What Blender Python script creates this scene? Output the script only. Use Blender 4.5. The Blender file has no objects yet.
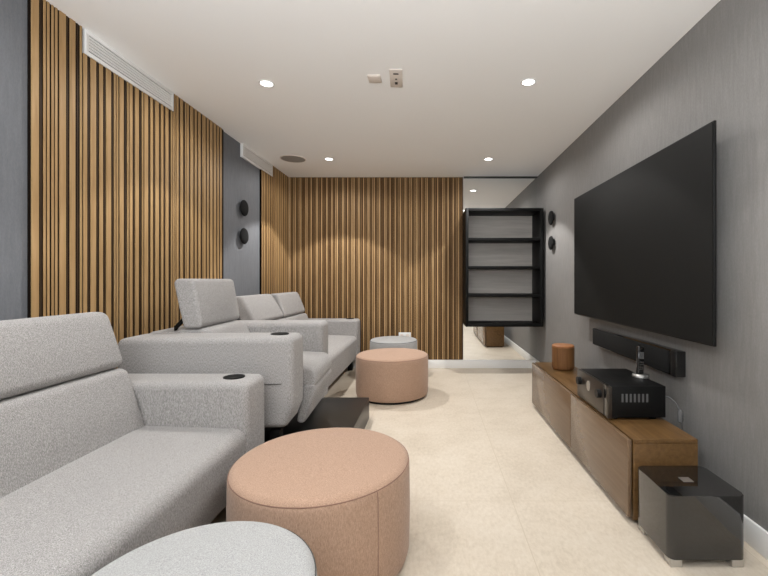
import bpy, bmesh, math, random
from mathutils import Vector, Matrix
PI = math.pi
scene = bpy.context.scene
col = scene.collection

# ---------------------------------------------------------------- camera, world, exposure
EYE = 1.152
cd = bpy.data.cameras.new('camera')
cam = bpy.data.objects.new('camera', cd)
col.objects.link(cam)
cam.location = (0, 0, EYE)
cam.rotation_euler = (PI/2, 0, 0)
cd.sensor_width = 36
cd.lens = 36*407/768
cd.shift_x = -46/768
cd.shift_y = -8/768
cd.clip_start = 0.02
scene.camera = cam

world = bpy.data.worlds.new('world')
scene.world = world
world.use_nodes = True
world.node_tree.nodes['Background'].inputs[0].default_value = (0.9, 0.95, 1, 1)
world.node_tree.nodes['Background'].inputs[1].default_value = 0.05

vs = scene.view_settings
scene.display_settings.display_device = 'sRGB'
vs.view_transform = 'Standard'
vs.look = 'None'
vs.exposure = -0.28
vs.gamma = 1
vs.use_curve_mapping = False
scene.cycles.max_bounces = 14
scene.cycles.diffuse_bounces = 10
scene.cycles.glossy_bounces = 6
scene.cycles.sample_clamp_indirect = 6

BEAM_W = 10.5      # narrow beam of one ceiling downlight
FLOOD_W = 5.8     # its wide spill
LAMP_RGB = (1.0, 0.985, 0.965)

# added fill light, no fixture: broad and soft behind the viewer, washing the ceiling
CEILING_FILL_W = 185.0
dl = bpy.data.lights.new('ceiling_fill', 'AREA')
dl.shape = 'RECTANGLE'; dl.size = 2.6; dl.size_y = 1.6; dl.energy = CEILING_FILL_W; dl.color = (0.93, 0.965, 1.0)
fill = bpy.data.objects.new('ceiling_fill', dl)
col.objects.link(fill)
fill.location = (-0.25, -1.0, 1.55)
fill.rotation_euler = (math.radians(90+68), 0, 0)

# room: x to the right, y into the picture, z up
H = 2.5
XL, XR = -1.872, 1.40
YB, YF = 5.36, -2.6

# ---------------------------------------------------------------- materials
def new_mat(name, rgb, rough=0.5, metal=0.0, spec=0.5):
    m = bpy.data.materials.new(name)
    m.use_nodes = True
    b = m.node_tree.nodes['Principled BSDF']
    b.inputs['Base Color'].default_value = (*rgb, 1)
    b.inputs['Roughness'].default_value = rough
    b.inputs['Metallic'].default_value = metal
    b.inputs['Specular IOR Level'].default_value = spec
    return m

def srgb(r, g, b):
    f = lambda c: (c/255/12.92) if c/255 <= 0.04045 else ((c/255+0.055)/1.055)**2.4
    return (f(r), f(g), f(b))

def nodes_of(m):
    nt = m.node_tree
    return nt, nt.nodes, nt.links, nt.nodes['Principled BSDF']

def noise_tint(m, stops, scale=(1, 1, 1), nscale=5.0, detail=6.0, bump=0.0, bump_dist=0.002, rough=0.55, coord='Object'):
    nt, N, L, b = nodes_of(m)
    tc = N.new('ShaderNodeTexCoord'); mp = N.new('ShaderNodeMapping'); mp.inputs['Scale'].default_value = scale
    nz = N.new('ShaderNodeTexNoise'); nz.inputs['Scale'].default_value = nscale; nz.inputs['Detail'].default_value = detail
    nz.inputs['Roughness'].default_value = rough
    cr = N.new('ShaderNodeValToRGB')
    el = cr.color_ramp.elements
    while len(el) < len(stops): el.new(0.5)
    for e, (p, c) in zip(el, stops):
        e.position = p; e.color = (*c, 1)
    L.new(tc.outputs[coord], mp.inputs['Vector']); L.new(mp.outputs['Vector'], nz.inputs['Vector'])
    L.new(nz.outputs['Fac'], cr.inputs['Fac']); L.new(cr.outputs['Color'], b.inputs['Base Color'])
    if bump:
        bp = N.new('ShaderNodeBump'); bp.inputs['Strength'].default_value = bump; bp.inputs['Distance'].default_value = bump_dist
        L.new(nz.outputs['Fac'], bp.inputs['Height']); L.new(bp.outputs['Normal'], b.inputs['Normal'])
    return nz, cr

def fabric(name, dark, mid, light, nscale=150.0, bump=0.35, wrinkle=0.0):
    """a mottled woven upholstery cloth"""
    m = new_mat(name, mid, 0.92, 0, 0.25)
    nt, N, L, b = nodes_of(m)
    b.inputs['Sheen Weight'].default_value = 0.15
    b.inputs['Sheen Roughness'].default_value = 0.5
    tc = N.new('ShaderNodeTexCoord')
    n1 = N.new('ShaderNodeTexNoise'); n1.inputs['Scale'].default_value = nscale; n1.inputs['Detail'].default_value = 3; n1.inputs['Roughness'].default_value = 0.7
    mp = N.new('ShaderNodeMapping'); mp.inputs['Scale'].default_value = (1, 1, 3.0)
    mp2 = N.new('ShaderNodeMapping'); mp2.inputs['Scale'].default_value = (2.6, 2.6, 0.6)
    n2 = N.new('ShaderNodeTexNoise'); n2.inputs['Scale'].default_value = nscale*0.55; n2.inputs['Detail'].default_value = 2
    L.new(tc.outputs['Object'], mp.inputs['Vector']); L.new(tc.outputs['Object'], mp2.inputs['Vector'])
    L.new(mp.outputs['Vector'], n1.inputs['Vector']); L.new(mp2.outputs['Vector'], n2.inputs['Vector'])
    mx = N.new('ShaderNodeMath'); mx.operation = 'ADD'
    L.new(n1.outputs['Fac'], mx.inputs[0]); L.new(n2.outputs['Fac'], mx.inputs[1])
    hf = N.new('ShaderNodeMath'); hf.operation = 'MULTIPLY'; hf.inputs[1].default_value = 0.5
    L.new(mx.outputs[0], hf.inputs[0])
    cr = N.new('ShaderNodeValToRGB'); el = cr.color_ramp.elements
    el.new(0.5)
    for e, (p, c) in zip(el, ((0.36, dark), (0.5, mid), (0.64, light))):
        e.position = p; e.color = (*c, 1)
    L.new(hf.outputs[0], cr.inputs['Fac']); L.new(cr.outputs['Color'], b.inputs['Base Color'])
    bp = N.new('ShaderNodeBump'); bp.inputs['Strength'].default_value = bump; bp.inputs['Distance'].default_value = 0.0015
    L.new(hf.outputs[0], bp.inputs['Height'])
    if wrinkle:
        n3 = N.new('ShaderNodeTexNoise'); n3.inputs['Scale'].default_value = 5.0; n3.inputs['Detail'].default_value = 1.5
        L.new(tc.outputs['Object'], n3.inputs['Vector'])
        b2 = N.new('ShaderNodeBump'); b2.inputs['Strength'].default_value = wrinkle; b2.inputs['Distance'].default_value = 0.03
        L.new(n3.outputs['Fac'], b2.inputs['Height']); L.new(b2.outputs['Normal'], bp.inputs['Normal'])
    L.new(bp.outputs['Normal'], b.inputs['Normal'])
    return m

def wood(name, a, bcol, c, axis='z', rough=0.45, nscale=7.0, spec=0.4):
    m = new_mat(name, bcol, rough, 0, spec)
    s = {'x': (0.5, 9, 9), 'y': (9, 0.5, 9), 'z': (9, 9, 0.5)}[axis]
    noise_tint(m, ((0.3, a), (0.5, bcol), (0.7, c)), s, nscale, 8, 0.08, 0.001, 0.65)
    return m

M = {}
M['ceiling'] = new_mat('ceiling_paint', (0.95, 0.945, 0.935), 0.9, 0, 0.2)
M['white'] = new_mat('white_lacquer', (0.82, 0.82, 0.81), 0.45)
M['rear_paint'] = new_mat('rear_wall_paint', (0.72, 0.71, 0.69), 0.9)
M['grey_fabric'] = fabric('grey_upholstery', srgb(112, 110, 108), srgb(153, 150, 148), srgb(188, 185, 183), 330, 0.3, 0.03)
M['pale_fabric'] = fabric('pale_grey_felt', srgb(138, 138, 137), srgb(162, 162, 161), srgb(182, 182, 181), 300, 0.3)
M['pink_fabric'] = fabric('dusty_pink_cloth', srgb(146, 118, 99), srgb(170, 140, 119), srgb(188, 158, 137), 260, 0.3)
M['pink_seam'] = new_mat('pink_seam_thread', srgb(136, 106, 91), 0.9)
M['grey_seam'] = new_mat('grey_seam_thread', srgb(70, 68, 66), 0.9)
M['black'] = new_mat('black_plastic', (0.007, 0.007, 0.007), 0.45, 0, 0.25)
M['hole'] = new_mat('cup_holder_black', (0.005, 0.005, 0.005), 0.6, 0, 0.15)
M['black_metal'] = new_mat('black_metal', (0.006, 0.006, 0.006), 0.45, 0, 0.18)
M['gloss_black'] = new_mat('gloss_black_lacquer', (0.008, 0.008, 0.008), 0.04, 0, 0.6)
M['gloss_black'].node_tree.nodes['Principled BSDF'].inputs['Coat Weight'].default_value = 0.6
M['gloss_black'].node_tree.nodes['Principled BSDF'].inputs['Coat Roughness'].default_value = 0.03
M['platform'] = new_mat('platform_black', (0.013, 0.0135, 0.013), 0.32, 0, 0.35)
M['screen'] = new_mat('television_screen', (0.011, 0.011, 0.0105), 0.6, 0, 0.1)
M['silver'] = new_mat('brushed_silver', (0.55, 0.54, 0.52), 0.35, 0.9)
M['white_plastic'] = new_mat('white_plastic', (0.75, 0.75, 0.74), 0.4)
M['beige_plastic'] = new_mat('off_white_plastic', srgb(222, 212, 203), 0.5)
M['dark_hole'] = new_mat('socket_hole', (0.05, 0.045, 0.04), 0.7)
M['cable'] = new_mat('grey_cable', srgb(90, 90, 90), 0.5)
M['mirror'] = new_mat('mirror_glass', (0.93, 0.94, 0.93), 0.0, 1.0)
M['shelf_black'] = new_mat('shelf_black_steel', (0.006, 0.006, 0.006), 0.5, 0, 0.1)
M['grille_cloth'] = fabric('black_grille_cloth', (0.004, 0.004, 0.004), (0.008, 0.008, 0.008), (0.012, 0.012, 0.012), 260, 0.3)
M['grille_cloth'].node_tree.nodes['Principled BSDF'].inputs['Sheen Weight'].default_value = 0.0
M['amp_front'] = new_mat('amplifier_front', srgb(84, 78, 72), 0.32, 0.8)
M['speaker_mesh'] = new_mat('ceiling_speaker_mesh', srgb(150, 146, 140), 0.8)
M['slat'] = wood('slat_oak', srgb(150, 119, 78), srgb(168, 136, 94), srgb(182, 150, 108), 'z', 0.55, 5.0, 0.25)
M['slat_dark'] = wood('slat_brown', srgb(46, 33, 21), srgb(56, 40, 25), srgb(68, 50, 32), 'z', 0.6, 5.0, 0.2)
M['slat_mid'] = wood('slat_mid_brown', srgb(92, 68, 42), srgb(108, 81, 51), srgb(122, 93, 60), 'z', 0.6, 5.0, 0.2)
M['slat_back'] = new_mat('slat_backing_felt', srgb(22, 15, 10), 0.9, 0, 0.1)
M['walnut'] = wood('walnut_veneer', srgb(84, 60, 34), srgb(103, 76, 45), srgb(119, 91, 57), 'y', 0.32, 5.0)
M['front_brown'] = new_mat('satin_brown_front', srgb(118, 96, 76), 0.22, 0, 0.5)
noise_tint(M['front_brown'], ((0.3, srgb(108, 87, 67)), (0.7, srgb(122, 100, 79))), (9, 0.5, 9), 5, 6)
M['leather'] = wood('tan_speaker_cloth', srgb(94, 62, 32), srgb(114, 77, 42), srgb(128, 89, 52), 'z', 0.6, 6.0)
M['tan_wood'] = wood('oak_lid', srgb(130, 84, 48), srgb(150, 99, 60), srgb(162, 112, 70), 'x', 0.5, 6.0)
M['grey_oak'] = wood('grey_washed_oak', srgb(168, 162, 155), srgb(180, 174, 167), srgb(190, 184, 177), 'x', 0.5, 4.0)

# wallpaper: grey with fine vertical strokes and a fine cloth weave
def wallpaper(name, a, b_, c):
    m = new_mat(name, b_, 0.85, 0, 0.2)
    nt, N, L, b = nodes_of(m)
    tc = N.new('ShaderNodeTexCoord')
    outs = []
    for sc, ns in (((1, 1, 0.12), 60.0), ((1, 1, 0.4), 190.0)):
        mp = N.new('ShaderNodeMapping'); mp.inputs['Scale'].default_value = sc
        nz = N.new('ShaderNodeTexNoise'); nz.inputs['Scale'].default_value = ns; nz.inputs['Detail'].default_value = 5; nz.inputs['Roughness'].default_value = 0.65
        L.new(tc.outputs['Object'], mp.inputs['Vector']); L.new(mp.outputs['Vector'], nz.inputs['Vector']); outs.append(nz)
    ad = N.new('ShaderNodeMath'); ad.operation = 'ADD'
    L.new(outs[0].outputs['Fac'], ad.inputs[0]); L.new(outs[1].outputs['Fac'], ad.inputs[1])
    hf = N.new('ShaderNodeMath'); hf.operation = 'MULTIPLY'; hf.inputs[1].default_value = 0.5
    L.new(ad.outputs[0], hf.inputs[0])
    cr = N.new('ShaderNodeValToRGB'); el = cr.color_ramp.elements; el.new(0.5)
    for e, (p, cc) in zip(el, ((0.34, a), (0.5, b_), (0.64, c))):
        e.position = p; e.color = (*cc, 1)
    L.new(hf.outputs[0], cr.inputs['Fac']); L.new(cr.outputs['Color'], b.inputs['Base Color'])
    bp = N.new('ShaderNodeBump'); bp.inputs['Strength'].default_value = 0.25; bp.inputs['Distance'].default_value = 0.001
    L.new(hf.outputs[0], bp.inputs['Height']); L.new(bp.outputs['Normal'], b.inputs['Normal'])
    return m
M['wallpaper'] = wallpaper('grey_textile_wallpaper', srgb(123, 121, 119), srgb(131, 129, 127), srgb(139, 137, 135))
M['wallpaper_blue'] = wallpaper('blue_grey_textile_wallpaper', srgb(106, 108, 112), srgb(113, 115, 119), srgb(120, 122, 126))

# floor: large pale stone tiles, hairline joints
def stone_floor():
    m = new_mat('beige_stone_tile', srgb(214, 198, 172), 0.5, 0, 0.4)
    nt, N, L, b = nodes_of(m)
    tc = N.new('ShaderNodeTexCoord')
    n1 = N.new('ShaderNodeTexNoise'); n1.inputs['Scale'].default_value = 3.0; n1.inputs['Detail'].default_value = 8; n1.inputs['Roughness'].default_value = 0.7
    n2 = N.new('ShaderNodeTexNoise'); n2.inputs['Scale'].default_value = 60.0; n2.inputs['Detail'].default_value = 5; n2.inputs['Roughness'].default_value = 0.7
    mp = N.new('ShaderNodeMapping'); mp.inputs['Scale'].default_value = (1, 0.5, 1)
    L.new(tc.outputs['Object'], n1.inputs['Vector']); L.new(tc.outputs['Object'], mp.inputs['Vector']); L.new(mp.outputs['Vector'], n2.inputs['Vector'])
    ad = N.new('ShaderNodeMath'); ad.operation = 'ADD'
    L.new(n1.outputs['Fac'], ad.inputs[0]); L.new(n2.outputs['Fac'], ad.inputs[1])
    hf = N.new('ShaderNodeMath'); hf.operation = 'MULTIPLY'; hf.inputs[1].default_value = 0.5
    L.new(ad.outputs[0], hf.inputs[0])
    cr = N.new('ShaderNodeValToRGB'); el = cr.color_ramp.elements; el.new(0.5)
    for e, (p, cc) in zip(el, ((0.33, srgb(184, 171, 153)), (0.5, srgb(201, 189, 172)), (0.66, srgb(211, 201, 186)))):
        e.position = p; e.color = (*cc, 1)
    L.new(hf.outputs[0], cr.inputs['Fac'])
    sep = N.new('ShaderNodeSeparateXYZ'); L.new(tc.outputs['Object'], sep.inputs[0])
    masks = []
    for ax, off in ((0, 0.427), (1, 2.12)):
        s = N.new('ShaderNodeMath'); s.operation = 'SUBTRACT'; s.inputs[1].default_value = off - 9.2
        d = N.new('ShaderNodeMath'); d.operation = 'MODULO'; d.inputs[1].default_value = 0.92
        L.new(sep.outputs[ax], s.inputs[0]); L.new(s.outputs[0], d.inputs[0])
        g = N.new('ShaderNodeMath'); g.operation = 'LESS_THAN'; g.inputs[1].default_value = 0.004
        L.new(d.outputs[0], g.inputs[0]); masks.append(g)
    mxm = N.new('ShaderNodeMath'); mxm.operation = 'MAXIMUM'
    L.new(masks[0].outputs[0], mxm.inputs[0]); L.new(masks[1].outputs[0], mxm.inputs[1])
    fm = N.new('ShaderNodeMath'); fm.operation = 'MULTIPLY'; fm.inputs[1].default_value = 0.7
    L.new(mxm.outputs[0], fm.inputs[0])
    mix = N.new('ShaderNodeMix'); mix.data_type = 'RGBA'
    L.new(fm.outputs[0], mix.inputs['Factor']); L.new(cr.outputs['Color'], mix.inputs[6]); mix.inputs[7].default_value = (*srgb(182, 168, 146), 1)
    L.new(mix.outputs[2], b.inputs['Base Color'])
    bp = N.new('ShaderNodeBump'); bp.inputs['Strength'].default_value = 0.12; bp.inputs['Distance'].default_value = 0.001
    L.new(n2.outputs['Fac'], bp.inputs['Height']); L.new(bp.outputs['Normal'], b.inputs['Normal'])
    return m
M['floor'] = stone_floor()

lens = bpy.data.materials.new('downlight_lens'); lens.use_nodes = True
_b = lens.node_tree.nodes['Principled BSDF']
_b.inputs['Base Color'].default_value = (1, 1, 1, 1)
_b.inputs['Emission Color'].default_value = (1, 0.97, 0.93, 1)
_b.inputs['Emission Strength'].default_value = 9
M['lens'] = lens

# ---------------------------------------------------------------- mesh helpers
def add_box(bm, x0, x1, y0, y1, z0, z1, bev=0.0, seg=2, mi=0, rot=None):
    r = bmesh.ops.create_cube(bm, size=1)
    vv = r['verts']
    c = Vector(((x0+x1)/2, (y0+y1)/2, (z0+z1)/2))
    for v in vv:
        v.co = Vector((v.co.x*(x1-x0), v.co.y*(y1-y0), v.co.z*(z1-z0)))
        if rot is not None: v.co = rot @ v.co
        v.co += c
    fs = list({f for v in vv for f in v.link_faces})
    for f in fs: f.material_index = mi
    if bev:
        es = list({e for v in vv for e in v.link_edges})
        r2 = bmesh.ops.bevel(bm, geom=es, offset=bev, segments=seg, affect='EDGES', profile=0.5)
        for f in r2['faces']: f.material_index = mi

def add_lathe(bm, prof, center=(0, 0, 0), n=64, axis='z', mi=0, scale=(1, 1)):
    """prof: (radius, height) from bottom to top; radius 0 closes with a point"""
    rings = []
    cx, cy, cz = center
    for r, h in prof:
        ring = []
        if r < 1e-6:
            pts = [(0, 0, h)]
        else:
            pts = [(r*math.cos(2*PI*k/n)*scale[0], r*math.sin(2*PI*k/n)*scale[1], h) for k in range(n)]
        for p in pts:
            if axis == 'x': p = (p[2], p[0], p[1])
            elif axis == 'y': p = (p[0], p[2], p[1])
            ring.append(bm.verts.new((p[0]+cx, p[1]+cy, p[2]+cz)))
        rings.append(ring)
    for a, b in zip(rings[:-1], rings[1:]):
        if len(a) == 1 and len(b) == 1: continue
        for k in range(n):
            k2 = (k+1) % n
            if len(a) == 1: f = bm.faces.new((a[0], b[k2], b[k]))
            elif len(b) == 1: f = bm.faces.new((a[k], a[k2], b[0]))
            else: f = bm.faces.new((a[k], a[k2], b[k2], b[k]))
            f.material_index = mi
    for ring, flip in ((rings[0], True), (rings[-1], False)):
        if len(ring) > 1:
            f = bm.faces.new(ring[::-1] if flip else ring); f.material_index = mi

def add_tube(bm, pts, r, n=10, mi=0):
    pts = [Vector(p) for p in pts]
    rings = []
    for i, p in enumerate(pts):
        d = (pts[min(i+1, len(pts)-1)] - pts[max(i-1, 0)]).normalized()
        up = Vector((0, 0, 1)) if abs(d.z) < 0.9 else Vector((1, 0, 0))
        a = d.cross(up).normalized(); b = d.cross(a).normalized()
        rings.append([bm.verts.new(p + a*r*math.cos(2*PI*k/n) + b*r*math.sin(2*PI*k/n)) for k in range(n)])
    for a, b in zip(rings[:-1], rings[1:]):
        for k in range(n):
            f = bm.faces.new((a[k], a[(k+1) % n], b[(k+1) % n], b[k])); f.material_index = mi
    bm.faces.new(rings[0][::-1]).material_index = mi
    bm.faces.new(rings[-1]).material_index = mi

def smooth_path(pts, n=8):
    pts = [Vector(p) for p in pts]; out = []
    for i in range(len(pts)-1):
        p0, p1, p2, p3 = pts[max(i-1, 0)], pts[i], pts[i+1], pts[min(i+2, len(pts)-1)]
        for k in range(n):
            t = k/n
            out.append(0.5*((2*p1)+(p2-p0)*t+(2*p0-5*p1+4*p2-p3)*t*t+(3*p1-p0-3*p2+p3)*t**3))
    out.append(pts[-1])
    return out

def round_poly(pts, radii, seg=6, step=0.05):
    """round every corner of a counter-clockwise polygon, resample the straight runs; returns points with a crown weight"""
    n = len(pts); out = []
    P = [Vector(p) for p in pts]
    radii = [max(q, 0.028) for q in radii]
    arcs = []; real = []
    for i in range(n):
        a, b, c = P[i-1], P[i], P[(i+1) % n]
        u, v = (a-b).normalized(), (c-b).normalized()
        ang = u.angle(v)
        t = radii[i]/math.tan(ang/2)
        t = min(t, 0.48*(a-b).length, 0.48*(c-b).length)
        r = t*math.tan(ang/2); real.append(r)
        s, e = b+u*t, b+v*t
        cen = b + (u+v).normalized()*(r/math.sin(ang/2))
        a0 = math.atan2(s.y-cen.y, s.x-cen.x); a1 = math.atan2(e.y-cen.y, e.x-cen.x)
        while a1 < a0: a1 += 2*PI
        if a1-a0 > PI: a1 -= 2*PI
        arcs.append([Vector((cen.x+r*math.cos(a0+(a1-a0)*k/seg), cen.y+r*math.sin(a0+(a1-a0)*k/seg))) for k in range(seg+1)])
    for i in range(n):
        for p in arcs[i]: out.append((p, 0.0))
        s, e = arcs[i][-1], arcs[(i+1) % n][0]
        L = (e-s).length; k = max(1, int(L/step))
        for j in range(1, k):
            q = s.lerp(e, j/k)
            out.append((q, min(1.0, min(j/k, 1-j/k)*L/0.12)))
    out[0] = (out[0][0], 0.0)
    global LAST_MIN_R
    LAST_MIN_R = min(real)
    return out

LAST_MIN_R = 0.03
def add_cushion(bm, prof, y0, y1, r=0.04, puff=0.0, seg=5, plane='xz', mi=0):
    """loft a rounded outline from y0 to y1 with rounded rims and a soft crown"""
    r = min(r, LAST_MIN_R-0.006)
    P = [p for p, w in prof]; W = [w for p, w in prof]; n = len(P)
    nor = []
    for i in range(n):
        t = (P[(i+1) % n]-P[i-1]).normalized()
        nor.append(Vector((t.y, -t.x)))
    st = []
    for k in range(seg+1):
        a = PI/2*k/seg
        st.append((y0+r*(1-math.cos(a)), r*(1-math.sin(a))))
    mid = max(2, int((y1-y0-2*r)/0.05))
    for k in range(1, mid):
        st.append((y0+r+(y1-y0-2*r)*k/mid, 0.0))
    for k in range(seg, -1, -1):
        a = PI/2*k/seg
        st.append((y1-r*(1-math.cos(a)), r*(1-math.sin(a))))
    st = [(st[0][0], st[0][1]+0.004)] + st + [(st[-1][0], st[-1][1]+0.004)]
    rings = []
    for y, off in st:
        t = min(1, max(0, min(y-y0, y1-y)/0.14)); cw = math.sin(t*PI/2)
        ring = []
        for i in range(n):
            q = P[i] + nor[i]*(puff*W[i]*cw - off)
            co = (q.x, y, q.y) if plane == 'xz' else (q.x, q.y, y)
            ring.append(bm.verts.new(co))
        rings.append(ring)
    for a, b in zip(rings[:-1], rings[1:]):
        for k in range(n):
            f = bm.faces.new((a[k], b[k], b[(k+1) % n], a[(k+1) % n])) ; f.material_index = mi
    bm.faces.new(rings[0]).material_index = mi
    bm.faces.new(rings[-1][::-1]).material_index = mi

def tag(o, label=None, cat=None, group=None, kind=None):
    if label: o['label'] = label
    if cat: o['category'] = cat
    if group: o['group'] = group
    if kind: o['kind'] = kind
    return o

def obj(name, bm, mats, parent=None, loc=(0, 0, 0), rot=(0, 0, 0), smooth=True, label=None):
    bmesh.ops.recalc_face_normals(bm, faces=bm.faces[:])
    me = bpy.data.meshes.new(name)
    bm.to_mesh(me); bm.free()
    if not isinstance(mats, (list, tuple)): mats = [mats]
    for m in mats: me.materials.append(m)
    if smooth:
        me.shade_smooth()
        me.set_sharp_from_angle(angle=math.radians(38))
    o = bpy.data.objects.new(name, me)
    col.objects.link(o)
    o.parent = parent
    o.location = loc; o.rotation_euler = rot
    if label: o['label'] = label
    return o

def thing(name, label, cat, loc=(0, 0, 0), rotz=0.0, group=None):
    o = bpy.data.objects.new(name, None)
    o.empty_display_size = 0.1
    col.objects.link(o)
    o.location = loc; o.rotation_euler = (0, 0, rotz)
    return tag(o, label, cat, group)

def struct(name, bm, m, **k):
    return tag(obj(name, bm, m, **k), kind='structure')

def copy_tree(o, loc, label, rotz=None):
    r = o.copy(); col.objects.link(r); r.location = loc; r['label'] = label
    if rotz is not None: r.rotation_euler = (0, 0, rotz)
    for ch in list(o.children):
        c = ch.copy(); col.objects.link(c); c.parent = r
        for g in list(ch.children):
            d = g.copy(); col.objects.link(d); d.parent = c
    return r

def one_box(*a, **k):
    bm = bmesh.new(); add_box(bm, *a, **k); return bm

# ---------------------------------------------------------------- the room
T = 0.12
struct('floor', one_box(XL-T, XR+T, YF-T, YB+T, -T, 0), M['floor'], smooth=False)
struct('ceiling', one_box(XL-T, XR+T, YF-T, YB+T, H, H+T), M['ceiling'], smooth=False)
struct('wall_left', one_box(XL-T, XL, YF-T, YB+T, 0, H), M['wallpaper_blue'], smooth=False)
struct('wall_right', one_box(XR, XR+T, YF-T, YB+T, 0, H), M['wallpaper'], smooth=False)
struct('wall_back', one_box(XL, XR, YB, YB+T, 0, H), M['rear_paint'], smooth=False)
struct('wall_front', one_box(XL, XR, YF-T, YF, 0, H), M['rear_paint'], smooth=False)
struct('baseboard_right', one_box(XR-0.014, XR, YF, 5.312, 0, 0.11, bev=0.003), M['white'])
struct('baseboard_back', one_box(-1.84, XR-0.014, 5.312, YB, 0, 0.105, bev=0.003), M['white'])
struct('trim_1', one_box(0.44, XR, 5.30, 5.33, H-0.012, H), M['black'], smooth=False)

# ---------------------------------------------------------------- slatted wall panels
def slat_panel(label, length, height, z0, seed, loc, along, cut=None, fine=False):
    """vertical slats of several widths on a dark backing; along = direction of the row, the front faces the room"""
    t = thing('slatted_wall_panel', label, 'wall panel', loc, along, 'slatted oak wall panels')
    rnd = random.Random(seed)
    bk = bmesh.new(); sl = bmesh.new()
    # local: row runs +x, front is -y
    def top_at(a, b):
        if cut and b > cut[0] and a < cut[1]: return cut[2]
        return height
    if cut:
        add_box(bk, 0, cut[0], -0.017, 0, z0, height); add_box(bk, cut[0], cut[1], -0.017, 0, z0, cut[2]); add_box(bk, cut[1], length, -0.017, 0, z0, height)
    else:
        add_box(bk, 0, length, -0.017, 0, z0, height)
    p = 0.0
    # strips side by side: (width, material, depth); None is an open groove down to the felt
    lib = (((0.034, 0), (0.008, None), (0.008, 1), (0.009, None)),
           ((0.022, 0), (0.009, None), (0.009, 1), (0.007, None)),
           ((0.009, 0), (0.010, None), (0.010, 0), (0.013, None)),
           ((0.030, 0), (0.011, None), (0.010, 1), (0.010, None), (0.009, 0), (0.011, None)))
    if fine:
        lib = (((0.017, 0), (0.007, None), (0.020, 1), (0.008, None), (0.010, 0), (0.008, None)),
               ((0.019, 0), (0.009, None), (0.012, 1), (0.006, None), (0.013, 1), (0.009, None)),
               ((0.014, 0), (0.006, None), (0.012, 0), (0.008, None), (0.020, 1), (0.009, None)))
    done = first = False
    while not done:
        pick = lib[rnd.randrange(len(lib))] if first else lib[0]
        first = True
        for w, mi in pick:
            if p + w > length: done = True; break
            a, b = p, p+w
            p = b
            if mi is None: continue
            cuts = sorted({a, b} | ({c for c in cut[:2] if a < c < b} if cut else set()))
            for a, b in zip(cuts[:-1], cuts[1:]):
                add_box(sl, a, b, -(0.022 if mi == 0 else 0.0195), -0.0165, z0, top_at(a+1e-4, b-1e-4), mi=mi)
    obj('backing_board', bk, M['slat_back'], t, smooth=False, label='dark backing board')
    obj('slats', sl, [M['slat'], M['slat_mid'] if fine else M['slat_dark']], t, smooth=False, label='tan and brown vertical slats')
    return t

VZ0 = 2.365
# left wall: row runs along +y seen from the room -> rotate so that local -y faces +x
slat_panel('long slatted oak wall panel with a white air grille in its top edge', 3.655-1.892, H, 0.0, 5,
           (XL, 1.892, 0), PI/2, cut=(2.165-1.892, 2.945-1.892, VZ0))
slat_panel('narrow slatted oak wall panel in the corner beside the grey strip with round speakers', 5.358-4.48, H, 0.0, 9,
           (XL, 4.48, 0), PI/2, cut=(-0.01, 4.79-4.48, VZ0), fine=True)
slat_panel('slatted oak panel covering the end wall left of the mirror', 0.432+1.845, H, 0.106, 21, (-1.845, YB, 0), 0, fine=True)

# ---------------------------------------------------------------- mirror and shelf on the end wall
t = thing('wall_mirror', 'tall frameless mirror on the end wall behind the black shelf', 'mirror', (0.917, 5.345, 0.106))
bm = bmesh.new(); add_box(bm, -0.481, 0.481, -0.015, -0.009, 0, 2.38); obj('mirror_glass', bm, M['mirror'], t, smooth=False)
bm = bmesh.new(); add_box(bm, -0.478, 0.478, -0.0088, 0.015, 0.002, 2.378); obj('backing_board', bm, M['black'], t, smooth=False)

SX0, SX1, SZ0, SZ1 = 0.430, 1.366, 0.588, 2.020
t = thing('wall_shelf', 'black framed wall shelf with four open compartments hanging on the mirror', 'shelf', ((SX0+SX1)/2, 5.325, SZ0))
w2 = (SX1-SX0)/2; D = 0.425; hh = SZ1-SZ0; f = 0.034
for s in (-1, 1):
    obj('side_panel', one_box(*sorted((s*w2, s*(w2-f))), -D, 0, 0, hh, bev=0.002), M['shelf_black'], t)
obj('top_panel', one_box(-w2+f, w2-f, -D, 0, hh-f, hh, bev=0.002), M['shelf_black'], t)
obj('bottom_panel', one_box(-w2+f, w2-f, -D, 0, 0, f, bev=0.002), M['shelf_black'], t)
obj('back_panel', one_box(-w2+f, w2-f, -0.018, -0.002, f, hh-f), M['grey_oak'], t, smooth=False, label='grey washed wood back panel')
for k in (1, 2, 3):
    z = f + (hh-2*f)*k/4
    obj('shelf_board', one_box(-w2+f, w2-f, -D+0.004, -0.018, z-0.016, z+0.016, bev=0.002), M['shelf_black'], t)

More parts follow.
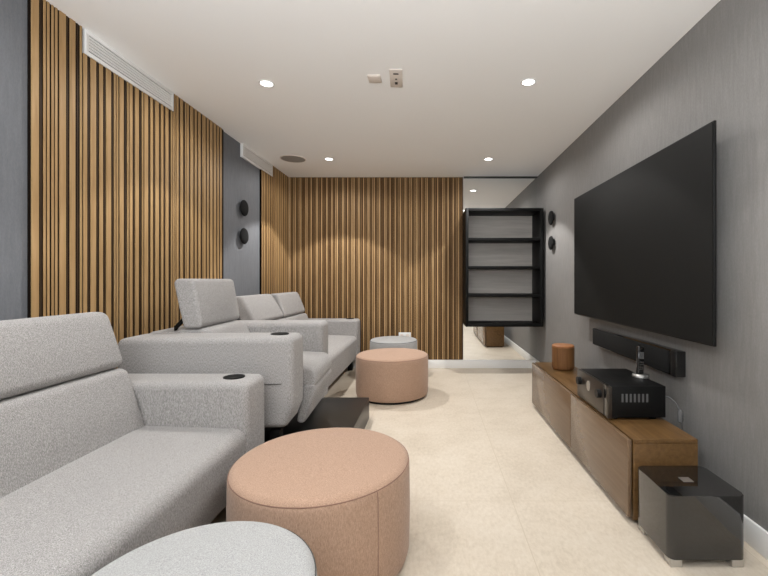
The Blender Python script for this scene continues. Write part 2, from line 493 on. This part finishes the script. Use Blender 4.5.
# ---------------------------------------------------------------- ceiling fittings
def downlight_proto():
    t = thing('ceiling_downlight', 'x', 'ceiling light', (0, 0, H), 0, 'recessed ceiling downlights')
    bm = bmesh.new()
    n = 40; prof = [(0.040, 0), (0.040, -0.004), (0.050, -0.005), (0.054, 0)]
    rings = [[bm.verts.new((r*math.cos(2*PI*k/n), r*math.sin(2*PI*k/n), z)) for k in range(n)] for r, z in prof]
    for a, b in zip(rings, rings[1:]+rings[:1]):
        for k in range(n): bm.faces.new((a[k], a[(k+1) % n], b[(k+1) % n], b[k]))
    obj('trim_ring', bm, M['white'], t)
    bm = bmesh.new(); add_lathe(bm, [(0.0395, -0.003), (0.0395, -0.0005)], n=40)
    obj('lens', bm, M['lens'], t, label='glowing white lens')
    for nm, pw, size, bl, rad in (('beam', BEAM_W, 98, 0.15, 0.035), ('flood', FLOOD_W, 172, 0.35, 0.035)):
        ld = bpy.data.lights.new('downlight_'+nm, 'SPOT')
        ld.energy = pw*4; ld.color = LAMP_RGB; ld.spot_size = math.radians(size); ld.spot_blend = bl; ld.shadow_soft_size = rad
        lo = bpy.data.objects.new('lamp_'+nm, ld); col.objects.link(lo); lo.parent = t; lo.location = (0, 0, -0.045)
    return t
DL = [(-1.12, 2.79, 'ceiling downlight near the long air grille, left of the socket plates'),
      (0.67, 2.77, 'ceiling downlight beside the television, right of the socket plates'),
      (-1.125, 4.53, 'small ceiling downlight beside the round ceiling speaker'),
      (0.651, 4.53, 'ceiling downlight in front of the mirror, the one it reflects'),
      (-1.12, 1.03, 'ceiling downlight above the near sofa, out of the picture'),
      (0.67, 1.03, 'ceiling downlight above the black subwoofer, out of the picture')]
dl0 = downlight_proto()
row_data = {}
def scale_row(root, y, k):
    # added boost for the back row, cut for the near row, to balance brightness
    for ch in root.children:
        if ch.type == 'LIGHT':
            key = (ch.name.split('.')[0], y)
            if key not in row_data:
                row_data[key] = ch.data.copy(); row_data[key].energy *= k[0] if 'beam' in key[0] else k[1]
            ch.data = row_data[key]
ROWS = {4.53: (2.5, 1.0), 1.03: (0.68, 0.6)}
for i, (x, y, lab) in enumerate(DL):
    if i == 0: dl0.location = (x, y, H); dl0['label'] = lab
    else:
        r = copy_tree(dl0, (x, y, H), lab)
        if y in ROWS: scale_row(r, y, ROWS[y])

t = thing('ceiling_speaker', 'round grey speaker set flush in the ceiling near the far left corner', 'speaker', (-1.52, 4.52, H))
bm = bmesh.new(); add_lathe(bm, [(0.128, -0.006), (0.128, 0)], n=48); obj('grille', bm, M['speaker_mesh'], t)
bm = bmesh.new()
n = 48; prof = [(0.129, 0), (0.129, -0.007), (0.137, -0.006), (0.139, 0)]
rings = [[bm.verts.new((r*math.cos(2*PI*k/n), r*math.sin(2*PI*k/n), z)) for k in range(n)] for r, z in prof]
for a, b in zip(rings, rings[1:]+rings[:1]):
    for k in range(n): bm.faces.new((a[k], a[(k+1) % n], b[(k+1) % n], b[k]))
obj('rim', bm, M['beige_plastic'], t)

t = thing('blank_plate', 'small blank rectangular plate on the ceiling beside the socket plate', 'cover plate', (-0.37, 2.72, H))
obj('plate', one_box(-0.043, 0.043, -0.05, 0.05, -0.008, 0, bev=0.003), M['beige_plastic'], t)
obj('cover', one_box(-0.034, 0.034, -0.04, 0.04, -0.0095, -0.007, bev=0.001), M['beige_plastic'], t)

t = thing('socket_plate', 'long ceiling socket plate with three connectors, for a projector', 'socket', (-0.226, 2.715, H), 0.06)
obj('plate', one_box(-0.042, 0.042, -0.118, 0.118, -0.008, 0, bev=0.003), M['beige_plastic'], t)
for y, w, l in ((0.055, 0.018, 0.03), (0.0, 0.012, 0.012), (-0.07, 0.034, 0.014)):
    obj('connector', one_box(-w/2, w/2, y-l/2, y+l/2, -0.0105, -0.007), M['dark_hole'], t, smooth=False, label='dark connector')

def air_vent(y0, y1, label):
    t = thing('air_vent', label, 'air vent', (XL, (y0+y1)/2, VZ0), 0, 'white linear air grilles')
    L = (y1-y0)/2; hh = H-VZ0; d = 0.028; fw = 0.022
    bm = bmesh.new()
    add_box(bm, 0.020, d, -L, L, 0, fw, bev=0.002); add_box(bm, 0.020, d, -L, L, hh-fw, hh, bev=0.002)
    add_box(bm, 0.020, d, -L, -L+fw, fw, hh-fw, bev=0.002); add_box(bm, 0.020, d, L-fw, L, fw, hh-fw, bev=0.002)
    obj('frame', bm, M['white'], t)
    obj('housing', one_box(0.0005, 0.020, -L+0.003, L-0.003, 0.003, hh), M['white'], t, smooth=False)
    bm = bmesh.new()
    n = 5
    for k in range(n):
        z = fw+0.004+(hh-2*fw-0.008)*(k+0.5)/n
        add_box(bm, 0.0209, 0.0265, -L+fw, L-fw, z-0.006, z+0.006)
    obj('louvre', bm, M['white'], t, smooth=False)
    obj('gap_shade', one_box(0.0201, 0.0207, -L+fw, L-fw, fw, hh-fw), M['cable'], t, smooth=False, label='grey sheet painted as shade behind the louvres')  # grey sheet in place of the shade between the louvres
    return t
air_vent(2.18, 2.93, 'white linear air grille above the long slatted panel')
air_vent(4.01, 4.775, 'white linear air grille above the grey wall strip, by the far corner')

# ---------------------------------------------------------------- round wall speakers
def disc_proto():
    t = thing('wall_speaker', 'x', 'speaker', (0, 0, 0), 0, 'round black wall speakers')
    bm = bmesh.new()
    add_lathe(bm, [(0.0, 0.022), (0.066, 0.022), (0.076, 0.025), (0.080, 0.031), (0.079, 0.037), (0.072, 0.044), (0.056, 0.050), (0.033, 0.054), (0.0, 0.055)], n=48, axis='x')
    obj('grille', bm, M['grille_cloth'], t)
    bm = bmesh.new(); add_lathe(bm, [(0.03, 0.0), (0.03, 0.024)], n=32, axis='x')
    obj('wall_bracket', bm, M['black'], t)
    return t
d0 = disc_proto()
d0.location = (XL, 4.03, 1.865); d0['label'] = 'upper round black speaker on the grey strip between slatted panels'
copy_tree(d0, (XL, 4.03, 1.587), 'lower round black speaker on the grey strip between slatted panels')
copy_tree(d0, (XR, 4.60, 1.853), 'upper round black speaker on the television wall beside the shelf', PI)
copy_tree(d0, (XR, 4.60, 1.571), 'lower round black speaker on the television wall beside the shelf', PI)

# ---------------------------------------------------------------- power outlet on the end wall
t = thing('wall_outlet', 'white double power outlet low on the slatted end wall', 'outlet', (-0.33, YB-0.035, 0.425))
obj('plate', one_box(-0.08, 0.08, -0.012, 0, -0.042, 0.042, bev=0.003), M['white_plastic'], t)
for s in (-1, 1):
    bm = bmesh.new(); add_lathe(bm, [(0.024, -0.0128), (0.024, -0.0121)], center=(s*0.038, 0, 0), n=32, axis='y')
    obj('socket', bm, M['beige_plastic'], t)

# ---------------------------------------------------------------- seating
def legs(t, x0, x1, y0, y1, h):
    for x in (x0, x1):
        for y in (y0, y1):
            bm = bmesh.new(); add_box(bm, x-0.03, x+0.03, y-0.03, y+0.03, 0, h, bev=0.004)
            obj('leg', bm, M['black_metal'], t)

def cup_holder(t, x, y, z):
    bm = bmesh.new()
    add_lathe(bm, [(0.044, -0.003), (0.050, -0.003), (0.050, 0.0015), (0.048, 0.0025), (0.045, 0.001), (0.043, -0.0005), (0.0, -0.0005)], n=36)
    return obj('cup_holder', bm, M['hole'], t, loc=(x, y, z), label='round black cup holder')

def arm_mesh(depth, h, y0, y1, zb=0.13, ch=0.10):
    bm = bmesh.new()
    if ch < 0.05: pr = round_poly([(-depth, zb), (0.0, zb), (0.0, h), (-depth, h)], [0.038, 0.038, 0.038, 0.04])
    else: pr = round_poly([(-depth, zb), (-0.4*ch, zb), (0.0, zb+ch), (0.0, h), (-depth, h)], [0.04, 0.04, 0.04, 0.038, 0.04])
    add_cushion(bm, pr, y0, y1, 0.032, 0.004)
    return bm

def sofa(label, loc, dx_back, lean, hA=0.668):
    """two seats; x=0 is the front, y from 0 (near arm) to L"""
    L, A = 1.88, 0.22
    depth = 0.86 + dx_back*0.4
    t = thing('sofa', label, 'sofa', loc, 0, 'two-seat grey sofas')
    fab = M['grey_fabric']
    for y0, y1 in ((0, A), (L-A, L)):
        obj('armrest', arm_mesh(depth+0.04, hA, y0, y1, 0.13, 0.03), fab, t)
    cup_holder(t, -0.115, L-A/2, hA+0.004)
    bm = bmesh.new()
    xb = -0.47-dx_back
    pr = round_poly([(xb-0.2, 0.14), (-0.045, 0.14), (0.005, 0.455), (xb-0.2, 0.475)], [0.02, 0.025, 0.055, 0.02])
    add_cushion(bm, pr, A-0.010, L-A+0.010, 0.02, 0.008)
    obj('seat', bm, fab, t)
    S = (L-2*A)/2
    for k in range(2):
        y0, y1 = A+S*k+0.003, A+S*(k+1)-0.003
        bm = bmesh.new()
        pr = round_poly([(xb-0.24, 0.40), (xb+0.01, 0.44), (xb-0.085, 0.742), (xb-0.24, 0.742)], [0.02, 0.03, 0.04, 0.03])
        add_cushion(bm, pr, y0, y1, 0.03, 0.012)
        obj('back_cushion', bm, fab, t)
        bm = bmesh.new()
        x0, x1 = xb-0.088, xb-0.088-lean[k]
        pr = round_poly([(x0-0.15, 0.738), (x0, 0.748), (x1, 1.005), (x1-0.105, 1.005)], [0.04, 0.035, 0.045, 0.045])
        add_cushion(bm, pr, y0, y1, 0.03, 0.010)
        obj('headrest', bm, fab, t)
    obj('back_frame', one_box(-depth-0.02, xb-0.235, A+0.002, L-A-0.002, 0.15, 0.70, bev=0.03, seg=4), fab, t)
    legs(t, -0.11, -depth+0.06, 0.10, L-0.10, 0.135)
    return t
sofa('light grey fabric sofa nearest the viewer, one black cup holder visible, beside two ottomans', (-0.857, 0.25, 0), 0.0, (0.085, 0.085))
sofa('light grey two-seat sofa in the far corner against the slatted end wall', (-0.905, 3.42, 0), 0.075, (0.155, 0.105), 0.655)

PZ = 0.175
t = thing('platform', 'low glossy black platform under the recliner', 'platform', (-1.15, 2.76, 0))
obj('deck', one_box(-0.69, 0.644, -0.62, 0.63, 0.0, PZ, bev=0.003), M['platform'], t)

t = thing('recliner_chair', 'grey fabric recliner with raised headrest standing on the black platform', 'armchair', (-0.745, 2.21, PZ), math.radians(3.0))
fab = M['grey_fabric']
W, A = 1.0, 0.24
for y0, y1 in ((0, A), (W-A, W)):
    obj('armrest', arm_mesh(0.93, 0.665, y0, y1, 0.17, 0.10), fab, t)
cup_holder(t, -0.11, A/2+0.01, 0.669)
bm = bmesh.new()
pr = round_poly([(-0.62, 0.30), (0.0, 0.30), (0.080, 0.34), (0.055, 0.455), (-0.62, 0.475)], [0.02, 0.03, 0.05, 0.07, 0.02])
add_cushion(bm, pr, A+0.012, W-A-0.006, 0.03, 0.012); obj('seat', bm, fab, t)
bm = bmesh.new()
pr = round_poly([(-0.05, 0.115), (0.0, 0.11), (0.084, 0.345), (-0.01, 0.345)], [0.02, 0.02, 0.04, 0.02])
add_cushion(bm, pr, A+0.003, W-A-0.003, 0.02, 0.008); obj('leg_rest', bm, fab, t)
bm = bmesh.new()
pr = round_poly([(-0.76, 0.36), (-0.44, 0.43), (-0.545, 0.685), (-0.76, 0.685)], [0.02, 0.03, 0.05, 0.04])
add_cushion(bm, pr, A+0.003, W-A-0.003, 0.04, 0.012); obj('back_cushion', bm, fab, t)
bm = bmesh.new()
pr = round_poly([(-0.700, 0.685), (-0.590, 0.69), (-0.640, 0.985), (-0.765, 0.985)], [0.03, 0.03, 0.03, 0.03])
add_cushion(bm, pr, A-0.015, W-A+0.025, 0.022, 0.008)
hd = obj('headrest', bm, fab, t)
for y in (A+0.06, W-A-0.06):
    bm = bmesh.new(); add_tube(bm, [(-0.80, y, 0.60), (-0.78, y, 0.69), (-0.715, y, 0.76)], 0.013)
    obj('headrest_bracket', bm, M['black_metal'], hd, label='black metal bracket')
obj('back_frame', one_box(-0.92, -0.74, A+0.002, W-A-0.002, 0.14, 0.67, bev=0.03, seg=4), fab, t)
obj('base_frame', one_box(-0.80, -0.10, A-0.01, W-A+0.01, 0.10, 0.29), M['black_metal'], t, smooth=False, label='black steel mechanism')
obj('side_seam', one_box(-0.16, -0.06, -0.0055, -0.002, 0.412, 0.4145), M['grey_seam'], t, smooth=False, label='dark seam')
legs(t, -0.12, -0.82, 0.10, W-0.10, 0.135)

# ---------------------------------------------------------------- ottomans
def ottoman(R, h, mat, seam, label, loc, rotz=0.0):
    t = thing('ottoman', label, 'ottoman', loc, rotz, 'round fabric ottomans')
    r = 0.035
    prof = [(R-0.02, 0.022), (R-0.008, 0.026), (R-0.001, 0.05), (R+0.002, h*0.5), (R, h-0.055)]
    for k in range(1, 8):
        a = PI/2*k/7
        prof.append((R-r+r*math.cos(a), h-0.040+r*math.sin(a)))
    for k in range(1, 9):
        q = k/8
        prof.append(((R-r)*(1-q) if k < 8 else 0.0, h-0.005+0.012*math.sin(q*PI/2)))
    bm = bmesh.new(); add_lathe(bm, prof, n=96)
    obj('cover', bm, mat, t)
    bm = bmesh.new()
    n = 96; za = h-0.022; rr = R-0.0045
    ring = [Vector((rr*math.cos(2*PI*k/n), rr*math.sin(2*PI*k/n), za)) for k in range(n+1)]
    add_tube(bm, ring, 0.0022, 6)
    a0 = -PI/2
    add_tube(bm, [((q+0.0003)*math.cos(a0), (q+0.0003)*math.sin(a0), z) for q, z in ((R-0.001, 0.05), (R+0.001, h*0.3), (R+0.001, h*0.6), (R, h-0.05), (R-0.003, h-0.026))], 0.0018, 6)
    obj('seam', bm, seam, t, label='dark stitched seam')
    bm = bmesh.new(); add_lathe(bm, [(R-0.035, 0.0), (R-0.035, 0.03)], n=64)
    obj('base', bm, M['black'], t, label='black base')
    return t
op = ottoman(0.360, 0.422, M['pink_fabric'], M['pink_seam'], 'dusty pink round ottoman close to the viewer, between near sofa and pale ottoman', (-0.446, 1.697, 0), 0.81)
og = ottoman(0.286, 0.445, M['pale_fabric'], M['grey_seam'], 'pale grey round ottoman in front of the near pink one', (-0.557, 0.942, 0), 0.9)
copy_tree(op, (-0.378, 4.08, 0), 'dusty pink round ottoman farther back, in front of the far pale ottoman', 2.4)
copy_tree(og, (-0.44, 4.93, 0), 'pale grey round ottoman half hidden behind the far pink one', 2.0)

# ---------------------------------------------------------------- television and wall speaker bar
TX = 1.302
t = thing('television', 'very large black flat television mounted on the grey wall', 'television', (XR, 2.777, 1.366))
hw, hh = 0.904, 0.522
bm = bmesh.new(); add_box(bm, -0.094, -0.080, -hw, hw, -hh, hh, bev=0.003)
obj('housing', bm, M['black'], t)
obj('screen', one_box(-0.0975, -0.0938, -hw+0.005, hw-0.005, -hh+0.009, hh-0.005), M['screen'], t, smooth=False, label='dark matt screen')
obj('rear_cover', one_box(-0.081, -0.045, -hw*0.7, hw*0.7, -hh*0.85, hh*0.3, bev=0.01), M['black'], t)
obj('wall_mount', one_box(-0.05, -0.0005, -0.25, 0.25, -0.22, 0.22), M['black_metal'], t, smooth=False)

t = thing('speaker_bar', 'long black speaker bar on the wall below the television', 'speaker', (XR, 2.79, 0.690))
obj('cabinet', one_box(-0.052, -0.0005, -0.565, 0.565, -0.071, 0.071, bev=0.004), M['gloss_black'], t)
obj('grille', one_box(-0.062, -0.050, -0.50, 0.56, -0.064, 0.064, bev=0.003), M['grille_cloth'], t, label='black cloth grille')
obj('end_cap', one_box(-0.060, -0.050, -0.565, -0.52, -0.07, 0.07, bev=0.003), M['black'], t)

# ---------------------------------------------------------------- low cabinet
CX0, CX1, CY0, CY1, CZ = 0.932, 1.264, 1.92, 3.72, 0.400
t = thing('media_cabinet', 'long low walnut cabinet under the television', 'cabinet', (CX0, CY0, 0))
w, l = CX1-CX0, CY1-CY0
obj('top_panel', one_box(0.027, w, 0, l, CZ-0.022, CZ, bev=0.0015), M['walnut'], t)
for a, b in ((0, 0.022), (l-0.022, l)):
    obj('side_panel', one_box(0.027, w, a, b, 0.018, CZ-0.0222, bev=0.001), M['walnut'], t)
obj('carcass', one_box(0.03, w-0.004, 0.022, l-0.022, 0.02, CZ-0.024), M['black'], t, smooth=False)
ys = 2.70-CY0
for a, b in ((0.0, ys-0.003), (ys+0.003, l)):
    obj('drawer_front', one_box(0.0, 0.019, a, b, 0.034, CZ-0.003, bev=0.0015), M['front_brown'], t, label='satin brown drawer front')
obj('plinth', one_box(0.05, w-0.02, 0.03, l-0.03, 0.0, 0.024), M['black'], t, smooth=False)

# ---------------------------------------------------------------- things on the cabinet
t = thing('wireless_speaker', 'small tan round speaker at the far end of the walnut cabinet', 'speaker', (1.128, 3.45, CZ))
bm = bmesh.new()
add_lathe(bm, [(0.078, 0.0), (0.085, 0.003), (0.090, 0.012), (0.0915, 0.03), (0.0915, 0.185)], n=56)
obj('body', bm, M['leather'], t)
bm = bmesh.new()
add_lathe(bm, [(0.090, 0.1852), (0.0915, 0.189), (0.0905, 0.198), (0.084, 0.204), (0.070, 0.2055), (0.0, 0.2055)], n=56)
obj('lid', bm, M['tan_wood'], t, label='orange tan lid')

AX, AY, AZ = 0.95, 2.17, CZ
t = thing('amplifier', 'black stereo receiver with two knobs standing on the walnut cabinet', 'amplifier', (AX, AY, AZ))
aw, al, ah = 0.312, 0.455, 0.183
bm = bmesh.new(); add_box(bm, 0.02, aw, 0.008, al-0.008, 0.015, ah, bev=0.003)
obj('case', bm, M['black_metal'], t)
bm = bmesh.new()
for k in range(7):
    y = 0.085 + k*0.0
    x = 0.075 + k*0.022
    add_box(bm, x, x+0.010, 0.0062, 0.0085, 0.098, 0.142)
obj('vent_slots', bm, M['cable'], t, smooth=False, label='row of grey vent slots')
obj('front_panel', one_box(0.0, 0.02, 0.062, al, 0.012, ah-0.002, bev=0.002), M['amp_front'], t, label='brushed grey front panel')
obj('front_groove', one_box(0.004, 0.02, 0.026, 0.062, 0.014, ah-0.002), M['gloss_black'], t, smooth=False, label='gloss black strip')
obj('front_edge', one_box(-0.002, 0.022, 0.0, 0.026, 0.012, ah-0.001, bev=0.003), M['amp_front'], t, label='grey metal edge strip')
for y in (0.105, 0.40):
    bm = bmesh.new(); add_lathe(bm, [(0.022, -0.022), (0.024, -0.020), (0.024, 0.0)], center=(0, y, 0.118), n=32, axis='x')
    obj('knob', bm, M['black'], t)
bm = bmesh.new(); add_lathe(bm, [(0.030, -0.003), (0.030, 0.0)], center=(0, 0.27, 0.118), n=32, axis='x', scale=(0.8, 1.0))
obj('display', bm, M['silver'], t, label='pale oval display')
for x in (0.05, aw-0.05):
    for y in (0.05, al-0.05):
        bm = bmesh.new(); add_lathe(bm, [(0.02, 0), (0.022, 0.016)], center=(x, y, 0), n=20)
        obj('foot', bm, M['black'], t)

t = thing('cordless_phone', 'black cordless handset upright in a silver base on the receiver', 'phone', (1.235, 2.385, AZ+ah), 0.35)
bm = bmesh.new(); add_lathe(bm, [(0.044, 0), (0.047, 0.004), (0.046, 0.014), (0.040, 0.020), (0.0, 0.021)], n=36)
obj('charging_base', bm, M['silver'], t, label='silver charging base')
R = Matrix.Rotation(-0.13, 3, 'X')
hs = obj('handset', one_box(-0.022, 0.022, -0.011, 0.011, 0.0, 0.17, bev=0.007, seg=3), M['gloss_black'], t, loc=(-0.008, 0.0, 0.012), rot=(-0.08, 0.12, 0))
obj('display', one_box(-0.016, 0.016, -0.0122, -0.0105, 0.095, 0.135), M['cable'], hs, smooth=False)
bm = bmesh.new()
for r_ in range(4):
    for c_ in range(3):
        add_box(bm, -0.015+c_*0.011, -0.007+c_*0.011, -0.0125, -0.0105, 0.030+r_*0.014, 0.039+r_*0.014)
obj('keypad', bm, M['dark_hole'], hs, smooth=False)

t = thing('power_cable', 'grey cable looping from the receiver down behind the walnut cabinet', 'cable', (1.27, 2.2, 0.40))
bm = bmesh.new()
pts = smooth_path([(-0.012, 0.03, 0.095), (0.02, 0.02, 0.115), (0.048, -0.02, 0.09), (0.058, -0.04, 0.03), (0.062, -0.05, -0.08), (0.07, -0.04, -0.25), (0.07, 0.0, -0.394)], 8)
add_tube(bm, pts, 0.0045, 10); obj('cord', bm, M['cable'], t)
bm = bmesh.new(); add_lathe(bm, [(0.008, -0.035), (0.014, -0.028), (0.014, 0.022), (0.007, 0.034)], center=(0.058, -0.04, 0.03), n=20)
obj('plug', bm, M['cable'], t)

# ---------------------------------------------------------------- subwoofer
t = thing('subwoofer', 'gloss black box subwoofer on silver feet at the cabinet end', 'speaker', (0.956, 1.624, 0))
bm = bmesh.new()
pr = round_poly([(0.0, 0.0), (0.310, 0.0), (0.310, 0.268), (0.0, 0.268)], [0.028, 0.028, 0.028, 0.028], seg=6, step=5)
P = [p for p, w_ in pr]
lo = [bm.verts.new((p.x, p.y, 0.034)) for p in P]; hi = [bm.verts.new((p.x, p.y, 0.289)) for p in P]
for k in range(len(P)):
    bm.faces.new((lo[k], lo[(k+1) % len(P)], hi[(k+1) % len(P)], hi[k]))
bm.faces.new(lo[::-1]); top = bm.faces.new(hi)
bmesh.ops.bevel(bm, geom=list(top.edges), offset=0.003, segments=2, affect='EDGES')
obj('body', bm, M['gloss_black'], t)
obj('badge', one_box(0.128, 0.172, 0.115, 0.155, 0.2888, 0.2905), M['silver'], t, smooth=False, label='silver badge')
for x in (0.032, 0.278):
    for y in (0.030, 0.235):
        obj('foot', one_box(x-0.024, x+0.024, y-0.024, y+0.024, 0.0, 0.034, bev=0.003), M['silver'], t, label='silver foot')
